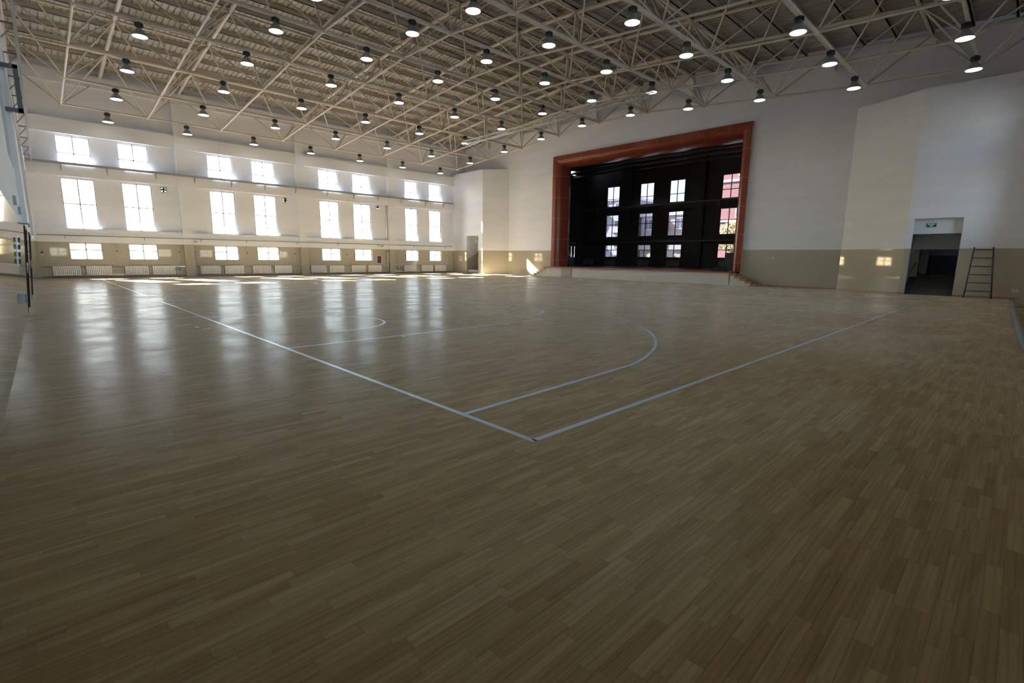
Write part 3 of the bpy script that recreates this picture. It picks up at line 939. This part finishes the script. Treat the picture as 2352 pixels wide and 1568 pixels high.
# ------------------------------------------------------------------ hanging lighting ladder below the frame
t = thing('lighting_ladder', (18.2, 17, 8.55), 'slim cream lattice bar hung on wires in front of the stage', 'lighting bar')
LX, LZ0, LZ1, LY0, LY1 = 18.2, 8.66, 8.86, 10.2, 23.75
zs_ = lambda y, z: z+(y-10.2)/(23.75-10.2)*(-0.10)
for z in (LZ0, LZ1):
    part('rail', MB().tube((LX, LY0, zs_(LY0, z)), (LX, LY1, zs_(LY1, z)), 0.032, 8), M['steel'], t)
    part('rail', MB().tube((LX+0.2, LY0, zs_(LY0, z)), (LX+0.2, LY1, zs_(LY1, z)), 0.026, 8), M['steel'], t)
for k in range(28):
    y = LY0+0.2+k*0.487
    part('rung', MB().tube((LX, y, zs_(y, LZ0)), (LX, y, zs_(y, LZ1)), 0.014, 6).tube((LX+0.2, y+0.15, zs_(y, LZ0)), (LX+0.2, y+0.15, zs_(y, LZ1)), 0.014, 6).tube((LX, y, zs_(y, LZ0)), (LX+0.2, y+0.15, zs_(y, LZ0)), 0.012, 6), M['steel'], t)
for y, z in ((BY[3], BZ[3]), (BY[4], BZ[4]), (BY[5], BZ[5]), (BY[6], BZ[6])):
    part('wire', MB().tube((LX, y, zs_(y, LZ1)), (LX, y, z-0.08), 0.006, 5), M['iron'], t)

# ------------------------------------------------------------------ radiators
RX = [(-1.87, -0.72), (-0.48, 0.64), (1.25, 2.36), (2.58, 3.72), (5.08, 6.2), (6.48, 7.61), (8.18, 9.34), (9.6, 10.77), (12.15, 13.3), (13.54, 14.7), (15.34, 16.5), (16.74, 17.91), (20.04, 21.26), (21.76, 22.97), (23.19, 24.4)]
proto = thing('radiator', (0, 0, 0), '', 'radiator', 'white radiators along the far wall')
colm = MB()
colm.prism([(-0.034, -0.045), (-0.020, -0.05), (0.020, -0.05), (0.034, -0.045), (0.034, 0.045), (0.02, 0.05), (-0.02, 0.05), (-0.034, 0.045)], 0.02, 0.55)
cme = colm.mesh('radiator_column', M['radiator'])
NC = 14
for k in range(NC):
    link('radiator_column', cme, proto, (-0.533+k*0.082, 0, 0))
local('header', MB().tube((-0.55, 0, 0.07), (0.56, 0, 0.07), 0.022, 8).tube((-0.55, 0, 0.50), (0.56, 0, 0.50), 0.022, 8), M['radiator'], proto)
local('wall_bracket', MB().box(-0.40, -0.37, 0.04, 0.12, 0.42, 0.46).box(0.37, 0.40, 0.04, 0.12, 0.42, 0.46), M['radiator'], proto)
bays = [('the leftmost far wall bay', 4), ('the second far wall bay', 4), ('the third far wall bay', 4), ('the far wall bay nearest the stage', 3)]
k = 0
for bay, nb in bays:
    for m_ in range(nb):
        a, b = RX[k]
        o = proto if k == 0 else dup(proto)
        o.location = ((a+b)/2, YW-0.21, 0.13)
        o.scale = ((b-a)/1.14, 1, 1)
        o['label'] = 'white column radiator, %s from left in %s' % (ordinal(m_), bay)
        k += 1
for k, (y0, y1) in enumerate(((27.04, 28.25), (24.48, 25.72), (20.94, 22.12), (18.0, 19.24), (13.75, 14.65))):
    t = thing('stage_radiator', (36.85, (y0+y1)/2, 0.8), 'dark radiator at the back of the stage, %s from the left' % ordinal(k), 'radiator', 'radiators at the back of the stage')
    n_ = 12
    for c in range(n_):
        yy = y0+(y1-y0)*(c+0.5)/n_
        part('radiator_column', MB().box(36.80, 36.88, yy-0.040, yy+0.040, 0.84, 1.37), M['radiator_dark'], t)
    part('header', MB().box(36.82, 36.86, y0, y1, 0.9, 0.94).box(36.88, 36.99, y0+0.1, y0+0.14, 1.2, 1.25).box(36.8, 36.86, y0+0.1, y0+0.2, SZ, 0.86).box(36.8, 36.86, y1-0.2, y1-0.1, SZ, 0.86), M['radiator_dark'], t)

# ------------------------------------------------------------------ cable tray, conduits, pipes on the far wall
def bracket_mb(p, outd, reach, drop, w=0.02):
    """triangular wall bracket: p on the wall at tray height, outd unit vector into the hall"""
    p = Vector(p); o_ = Vector(outd)
    mb = MB()
    mb.tube(p, p+o_*reach, w, 6); mb.tube(p, p-Vector((0, 0, drop)), w, 6); mb.tube(p-Vector((0, 0, drop)), p+o_*reach, w*0.8, 6)
    return mb
TRZ = 6.10
t = thing('cable_tray', (11, YW-0.55, TRZ), 'grey cable tray on brackets along the far window wall', 'cable tray')
tm = MB().box(-2.35, 25.0, YW-0.62, YW-0.44, TRZ-0.01, TRZ).box(-2.35, 25.0, YW-0.62, YW-0.61, TRZ-0.05, TRZ+0.06).box(-2.35, 25.0, YW-0.45, YW-0.44, TRZ-0.05, TRZ+0.06)
part('tray', tm, M['galv'], t)
for x in (-0.98, 0.95, 3.18, 5.17, 7.22, 9.26, 11.29, 13.58, 15.65, 17.7, 19.82, 22.2, 24.05):
    part('bracket', bracket_mb((x, YW-0.36, TRZ-0.02), (0, -1, 0), 0.26, 0.36), M['pipe_dark'], t)
t = thing('cable_tray', (-2.6, 17, TRZ), 'grey cable tray on brackets along the left end wall', 'cable tray')
Pt = lambda x, y, z: (xl(y, z)+x, y, z)
part('tray', MB().box(0.29, 0.35, -1.0, YW-0.5, TRZ-0.05, TRZ+0.07, xf=Pt), M['galv'], t)
for y in (3.0, 5.5, 8.0, 10.5, 12.8, 15.0, 17.2, 19.5, 22.0, 24.5, 27.0, 29.5, 32.0):
    part('bracket', bracket_mb(Pt(0.05, y, TRZ-0.02), (1, 0, 0), 0.26, 0.36), M['pipe_dark'], t)
t = thing('conduit', (11, YW-0.45, 2.33), 'pale conduit on small brackets along the lowest beam of the far wall', 'conduit')
part('conduit_pipe', MB().tube((-2.3, YW-0.44, 2.33), (25.0, YW-0.44, 2.33), 0.022, 8), M['pipe_dark'], t)
for x in (-1.19, 2.32, 5.22, 7.86, 11.19, 14.22, 17.62, 20.93, 24.22):
    part('bracket', bracket_mb((x, YW-0.36, 2.31), (0, -1, 0), 0.15, 0.16, 0.013), M['pipe_dark'], t)
for k, x in enumerate((0.97, 4.04, 4.88, 7.92, 11.09, 15.03, 21.53, 24.6)):
    t = thing('drop_pipe', (x, YW-0.13, 0.7), 'thin pipe dropping down the far wall dado, %s from the left' % ordinal(k), 'pipe', 'thin drop pipes on the far wall')
    part('pipe', MB().tube((x, YW-0.13, 0.7), (x, YW-0.13, 1.97), 0.018, 6), M['pipe'], t)
    part('valve', MB().box(x-0.03, x+0.03, YW-0.20, YW-0.12, 1.48, 1.54), M['iron'], t)
t = thing('downpipe', (18.52, YW-0.5, 0), 'thick pale pipe running down beside the third pilaster', 'pipe')
part('pipe', MB().tube((18.54, YW-0.18, 0.02), (18.54, YW-0.18, 6.08), 0.06, 10), M['pipe'], t)
part('elbow', MB().tube((18.54, YW-0.18, 0.62), (18.2, YW-0.18, 0.62), 0.03, 8), M['pipe'], t)
part('clamp', MB().box(18.46, 18.62, YW-0.26, YW-0.10, 1.72, 1.86), M['pipe_dark'], t)
t = thing('heating_main', (11, YW-0.16, 0.1), 'grey heating pipe at the foot of the far wall', 'pipe')
part('pipe', MB().tube((-2.3, YW-0.16, 0.09), (25.0, YW-0.16, 0.09), 0.03, 8), M['pipe_dark'], t)
part('pipe', MB().tube((-2.3, YW-0.15, 0.62), (25.0, YW-0.15, 0.62), 0.015, 6), M['pipe_dark'], t)

# ------------------------------------------------------------------ signs, boxes and small wall items
def text_obj(body, size, loc, rot, parent, mat):
    cu = bpy.data.curves.new('lettering', 'FONT')
    cu.body = body; cu.size = size; cu.align_x = 'CENTER'; cu.align_y = 'CENTER'; cu.extrude = 0.001
    cu.materials.append(mat)
    o = bpy.data.objects.new('lettering', cu)
    COL.objects.link(o)
    me = bpy.data.meshes.new_from_object(o)
    bpy.data.objects.remove(o)
    o = link('lettering', me, parent, Vector(loc)-origin(parent))
    o.rotation_euler = rot
    return o
def exit_sign(p, facing, w, h, label):
    t = thing('exit_sign', p, label, 'sign', 'green exit signs')
    if facing == 'y':      # faces -Y
        part('sign_plate', MB().box(p[0]-w/2, p[0]+w/2, p[1]-0.03, p[1], p[2], p[2]+h), M['sign'], t)
        rot, off = (PI/2, 0, 0), Vector((0, -0.033, 0))
    else:                  # faces -X
        part('sign_plate', MB().box(p[0]-0.03, p[0], p[1]-w/2, p[1]+w/2, p[2], p[2]+h), M['sign'], t)
        rot, off = (PI/2, 0, -PI/2), Vector((-0.033, 0, 0))
    text_obj('安全出口', h*0.42, Vector(p)+off+Vector((0, 0, h*0.68)), rot, t, M['sign_text'])
    text_obj('EXIT', h*0.40, Vector(p)+off+Vector((0, 0, h*0.25)), rot, t, M['sign_text'])
exit_sign((3.86, YW-0.10, 0.41), 'y', 0.28, 0.13, 'green exit sign low on the far wall beside the first pilaster')
exit_sign((19.64, YW-0.10, 0.39), 'y', 0.32, 0.14, 'green exit sign low on the far wall beside the third pilaster')
exit_sign((26.25, 31.78, 2.98), 'x', 0.32, 0.16, 'green exit sign above the doorway left of the stage')
exit_sign((25.62, 0.60, 2.93), 'x', 0.32, 0.15, 'dark green exit sign above the stair doorway right of the stage')
t = thing('wall_poster', (-2.19, YW-0.11, 1.2), 'square beige notice with a blue mark in the left corner of the far wall', 'notice')
part('sheet', MB().box(-2.36, -2.02, YW-0.115, YW-0.10, 1.2, 1.56), M['beige'], t)
part('blue_mark', MB().lathe([(0.0, YW-0.119), (0.06, YW-0.119), (0.06, YW-0.115)], (-2.19, 0, 1.40), 12, 'y'), M['blue'], t)
part('white_mark', MB().box(-2.25, -2.13, YW-0.118, YW-0.115, 1.27, 1.31), M['white'], t)
t = thing('framed_poster', (17.79, YW-0.11, 0.84), 'dark framed poster on the far wall left of the thick pipe', 'poster')
part('poster_frame', MB().holes(17.55, 18.03, 0.80, 1.47, -0.03, 0.0, [(17.60, 17.98, 0.85, 1.42)], Pf), M['frame'], t)
part('print', MB().box(17.59, 17.99, YW-0.115, YW-0.10, 0.84, 1.43), M['pic'], t)
for k, (x, z) in enumerate(((4.87, 2.2), (17.94, 2.23))):
    t = thing('emergency_light', (x, YW-0.40, z-0.08), 'small grey twin emergency light on the lowest beam, %s' % ('by the first pilaster' if k == 0 else 'left of the third pilaster'), 'emergency light', 'twin emergency lights')
    part('case', MB().box(x-0.11, x+0.11, YW-0.42, YW-0.36, z-0.08, z-0.01), M['grey'], t)
    for s in (-0.06, 0.06):
        part('lamp_head', MB().lathe([(0.0, YW-0.46), (0.035, YW-0.455), (0.03, YW-0.40), (0, YW-0.40)], (x+s, 0, z+0.03), 10, 'y'), M['white'], t)
t = thing('wall_panel', (XB-0.01, 33.2, 1.06), 'white square wall panel left of the left doorway', 'panel')
part('plate', MB().box(XB-0.02, XB, 33.0, 33.42, 1.06, 1.52), M['white'], t)
part('fitting', MB().box(XB-0.04, XB-0.02, 33.16, 33.26, 1.26, 1.44), M['grey'], t)
t = thing('white_socket', (XB-0.01, -2.3, 0.28), 'white wall socket low on the right corner wall', 'socket')
part('plate', MB().box(XB-0.012, XB, -2.38, -2.22, 0.28, 0.40), M['white'], t)
part('socket_face', MB().box(XB-0.018, XB-0.012, -2.35, -2.31, 0.31, 0.37).box(XB-0.018, XB-0.012, -2.29, -2.25, 0.31, 0.37), M['grey'], t)
t = thing('call_box', (XB-0.02, -1.30, 1.24), 'beige wall box with a yellow plate behind the ladder', 'box')
part('case', MB().box(XB-0.08, XB, -1.46, -1.14, 1.24, 1.50), M['beige'], t)
part('yellow_plate', MB().box(XB-0.085, XB-0.08, -1.36, -1.22, 1.31, 1.40), M['yellow'], t)
for y, z, l in ((7.26, 1.56, 'right'), (25.16, 1.56, 'left')):
    t = thing('small_switch', (XS-0.01, y, z-0.04), 'tiny white switch plate on the stage wall %s of the frame' % l, 'switch')
    part('plate', MB().box(XS-0.012, XS, y-0.045, y+0.045, z-0.04, z+0.05), M['white'], t)
    part('rocker', MB().box(XS-0.018, XS-0.012, y-0.02, y+0.02, z-0.025, z+0.035), M['frame'], t)
# left end wall fittings
for k, (y, z, h) in enumerate(((8.2, 2.10, 0.13), (10.2, 2.07, 0.13), (12.4, 2.10, 0.10), (19.0, 2.15, 0.12))):
    t = thing('wall_speaker', Pt(0.02, y, z), 'small grey fitting on the beam of the left end wall, %s from the viewer' % ordinal(k), 'fitting', 'fittings on the left beam')
    part('case', MB().box(0.0, 0.04, y-0.06, y+0.06, z, z+h, xf=Pt), M['grey'], t)
    part('cap', MB().lathe([(0.0, z+h+0.03), (0.02, z+h+0.02), (0.025, z+h)], Pt(0.025, y, 2.0), 10) if False else MB().box(0.008, 0.032, y-0.02, y+0.02, z+h, z+h+0.025, xf=Pt), M['white'], t)
t = thing('switch_panel', Pt(0, 8.42, 1.25), 'stack of dark switches on the left end wall', 'switch')
part('back_plate', MB().box(0.0, 0.012, 8.35, 8.50, 1.18, 1.66, xf=Pt), M['alu'], t)
for k in range(4):
    part('switch', MB().box(0.012, 0.04, 8.37, 8.48, 1.22+0.11*k, 1.29+0.11*k, xf=Pt), M['iron'], t)
t = thing('socket_box', Pt(0, 9.4, 0.52), 'grey socket box low on the left end wall', 'socket')
part('case', MB().box(0.0, 0.05, 9.32, 9.48, 0.52, 0.70, xf=Pt), M['grey'], t)
part('cover', MB().box(0.05, 0.06, 9.34, 9.46, 0.54, 0.68, xf=Pt), M['iron'], t)
# right pilaster fitting
t = thing('wall_bracket_light', (20.72, -2.50, 2.1), 'white wall light on a bracket at the right edge', 'wall light')
part('arm', MB().box(20.3, 20.76, -2.50, -2.42, 2.08, 2.14), M['white'], t)
part('shade', MB().lathe([(0.04, 2.46), (0.07, 2.40), (0.13, 2.22), (0.15, 2.16), (0.13, 2.14)], (20.42, -2.46, 0), 14), M['white'], t)
part('base', MB().box(20.68, 20.76, -2.54, -2.40, 2.04, 2.30), M['white'], t)

# ------------------------------------------------------------------ loose things
# ladder leaning on the right corner wall
t = thing('ladder', (24.75, -1.2, 0), 'dark iron ladder leaning on the wall right of the stair doorway', 'ladder')
fa, fb, ta, tb = (24.88, -0.84, 0.0), (24.88, -1.66, 0.0), (25.32, -0.90, 2.05), (25.32, -1.47, 2.05)
for f, g in ((fa, ta), (fb, tb)):
    part('rail', MB().tube(f, g, 0.025, 8), M['iron'], t)
for k in range(6):
    s = 0.135+k*0.163
    part('rung', MB().tube(Vector(fa).lerp(Vector(ta), s), Vector(fb).lerp(Vector(tb), s), 0.018, 8), M['iron'], t)
# hose on the floor by the right wall
hp = [(23.2, -2.28, 0.055), (22.2, -2.30, 0.055), (20.0, -2.36, 0.055), (17.3, -2.41, 0.055), (14.5, -2.50, 0.055), (12.2, -2.56, 0.055), (10.2, -2.63, 0.055), (8.0, -2.72, 0.055)]
t = thing('floor_hose', (15, -2.45, 0), 'grey hose lying on the floor along the right edge', 'hose')
part('hose', MB().path(hp, 0.055, 10), M['hose'], t)
part('coupling', MB().tube((23.15, -2.282, 0.055), (23.35, -2.275, 0.055), 0.065, 10), M['iron'], t)
# rolled mat and stand in the left doorway
t = thing('rolled_mat', (25.6, 31.5, 0), 'rolled beige mat lying on the floor in the left doorway', 'mat')
sp2 = MB().lathe([(0.0, 30.80), (0.06, 30.80), (0.07, 30.81), (0.13, 30.78), (0.155, 30.80), (0.16, 30.88), (0.16, 32.28), (0.15, 32.32), (0.0, 32.32)], (25.62, 0, 0.165), 20, 'y')
part('roll', sp2, M['felt'], t)
part('loose_flap', MB().box(25.40, 25.62, 30.80, 32.3, 0.002, 0.014), M['felt'], t)
t = thing('tripod_stand', (26.05, 31.6, 0), 'thin pale tripod stand behind the rolled mat', 'stand')
part('pole', MB().tube((26.05, 31.6, 0.35), (26.05, 31.6, 1.45), 0.025, 8), M['alu'], t)
for a in (0.4, 2.5, 4.6):
    part('leg', MB().tube((26.05, 31.6, 0.62), (26.05+0.28*math.cos(a), 31.6+0.28*math.sin(a), 0.012), 0.016, 6), M['alu'], t)
# on the stage
t = thing('standing_panel', (28.5, 10.25, SZ), 'dark navy panel standing on the stage beside the right post', 'panel')
part('board', MB().box(28.46, 28.52, 9.98, 10.66, SZ+0.02, 1.86), M['navy'], t)
part('foot', MB().box(28.3, 28.68, 10.02, 10.08, SZ, SZ+0.03).box(28.3, 28.68, 10.56, 10.62, SZ, SZ+0.03), M['iron'], t)
t = thing('cloth_heap', (26.2, 9.7, SZ), 'black cloth heaped on the stage edge by the right post', 'cloth')
hm = MB(); nn = 14; rng = random.Random(5)
ht = [[0.0]*nn for _ in range(nn)]
for i in range(nn):
    for j in range(nn):
        u, w = (i/(nn-1)-0.5)*2, (j/(nn-1)-0.5)*2
        r2 = u*u+w*w
        ht[i][j] = max(0.006, (1-r2)*0.36*(0.55+0.6*rng.random())) if r2 < 1 else 0.006
for i in range(nn):
    for j in range(nn):
        hm.v.append((26.05+0.30*(i/(nn-1)-0.5)*1.6, 9.85+0.62*(j/(nn-1)-0.5)*1.7, SZ+ht[i][j]))
for i in range(nn-1):
    for j in range(nn-1):
        hm.f.append((i*nn+j, (i+1)*nn+j, (i+1)*nn+j+1, i*nn+j+1)); hm.sm.append(True)
part('folds', hm, M['black_cloth'], t)
# scraps of tape on the floor outside the near baseline
for k, (x, y, a, l) in enumerate(((-0.65, 9.0, 0.5, 0.34), (-0.50, 8.55, 1.6, 0.22), (-0.42, 8.2, 0.1, 0.16))):
    ca, sa = math.cos(a), math.sin(a)
    mb = MB().box(-l/2, l/2, -0.02, 0.02, 0.0, 0.002, xf=lambda u, w, z: (x+u*ca-w*sa, y+u*sa+w*ca, z))
    o = part('tape_scrap', mb, M['line'])
    props(o, ['long scrap of white tape on the floor left of the near baseline', 'middle scrap of white tape beside the longer one', 'shortest scrap of white tape nearest the near baseline'][k], 'tape', 'tape scraps on the floor')

# ------------------------------------------------------------------ outside
props(part('ground_outside', MB().box(-120, 140, -120, 160, -0.6, -0.25), M['ground']), 'pale concrete yard around the hall', 'ground', kind='structure')
def block(name, x0, x1, y0, y1, z1, mat, label, storeys, bays_, trim=True):
    t = thing(name, ((x0+x1)/2, (y0+y1)/2, -0.25), label, 'building')
    part('wall', MB().box(x0, x1, y0, y1, -0.25, z1), M[mat], t)
    part('parapet', MB().box(x0-0.25, x1+0.2, y0-0.2, y1+0.2, z1, z1+0.35), M['bld_white'] if trim else M[mat], t)
    H = z1/storeys
    for s in range(storeys):
        for b in range(bays_):
            yc = y0+(y1-y0)*(b+0.5)/bays_
            w = (y1-y0)/bays_*0.30; zc = H*(s+0.55)
            fr = MB().box(x0-0.08, x0+0.02, yc-w, yc+w, zc-0.75, zc+0.75)
            f_ = part('window_surround', fr, M['bld_white'], t)
            part('window_glass', MB().box(x0-0.10, x0-0.07, yc-w+0.1, yc-0.05, zc-0.65, zc+0.65).box(x0-0.10, x0-0.07, yc+0.05, yc+w-0.1, zc-0.65, zc+0.65), M['bld_glass'], f_)
            if trim and (b+s) % 2 == 0:
                part('balcony', MB().box(x0-0.9, x0, yc-w*1.3, yc+w*1.3, zc-1.05, zc-0.9).box(x0-0.9, x0-0.82, yc-w*1.3, yc+w*1.3, zc-0.9, zc-0.2), M[mat], t)
    return t
block('apartment_block', 58, 70, 36.6, 60, 9.6, 'bld_grey', 'grey apartment block seen through the left stage windows', 4, 7)
block('apartment_block', 60, 72, 22, 36.2, 7.3, 'bld_tan', 'lower tan and grey block seen through the middle stage windows', 3, 6)
rb = block('brick_building', 50, 62, -6, 21.8, 12.5, 'bld_red', 'red brick building seen through the right stage window', 3, 2, False)
for z in (9.35, 5.35):
    part('string_course', MB().box(49.9, 50.0, -6, 21.8, z, z+0.22), M['bld_white'], rb)
def tree(name, x, y, h, r, label, nleaf=420, trunk=True):
    t = thing(name, (x, y, -0.25), label, 'tree' if trunk else 'shrub')
    rg = random.Random(int(x*7+y*3))
    if trunk:
        tr = MB().tube((x, y, -0.25), (x, y, h*0.6), 0.12, 7, 0.06)
        for k in range(6):
            a = k*1.05
            tr.tube((x, y, h*0.35+0.1*k), (x+r*0.7*math.cos(a), y+r*0.7*math.sin(a), h*0.65+0.1*k), 0.05, 5, 0.015)
        part('trunk', tr, M['bark'], t)
    lf = MB()
    for k in range(nleaf):
        a, u, rr = rg.random()*2*PI, rg.random()*2-1, r*(0.35+0.65*rg.random()**0.5)
        c = Vector((x+rr*math.sqrt(1-u*u)*math.cos(a), y+rr*math.sqrt(1-u*u)*math.sin(a), (h*0.72 if trunk else h*0.5)+u*h*(0.28 if trunk else 0.5)))
        d1 = Vector((rg.random()-0.5, rg.random()-0.5, rg.random()-0.5)).normalized()*0.16
        d2 = d1.orthogonal().normalized()*0.09
        b = len(lf.v)
        lf.v += [tuple(c-d1), tuple(c+d2), tuple(c+d1), tuple(c-d2)]
        lf.f.append((b, b+1, b+2, b+3)); lf.sm.append(False)
    part('foliage', lf, M['leaf'], t, kind='stuff')
tree('yard_tree', 45.5, 17.2, 5.0, 1.7, 'yellow green tree outside the right stage window', 700)
tree('garden_shrub', 43.5, 24.6, 2.0, 0.9, 'low yellow shrub outside the second stage window', 260, False)
tree('garden_shrub', 43.5, 21.3, 1.9, 0.9, 'low yellow green shrub outside the third stage window', 260, False)
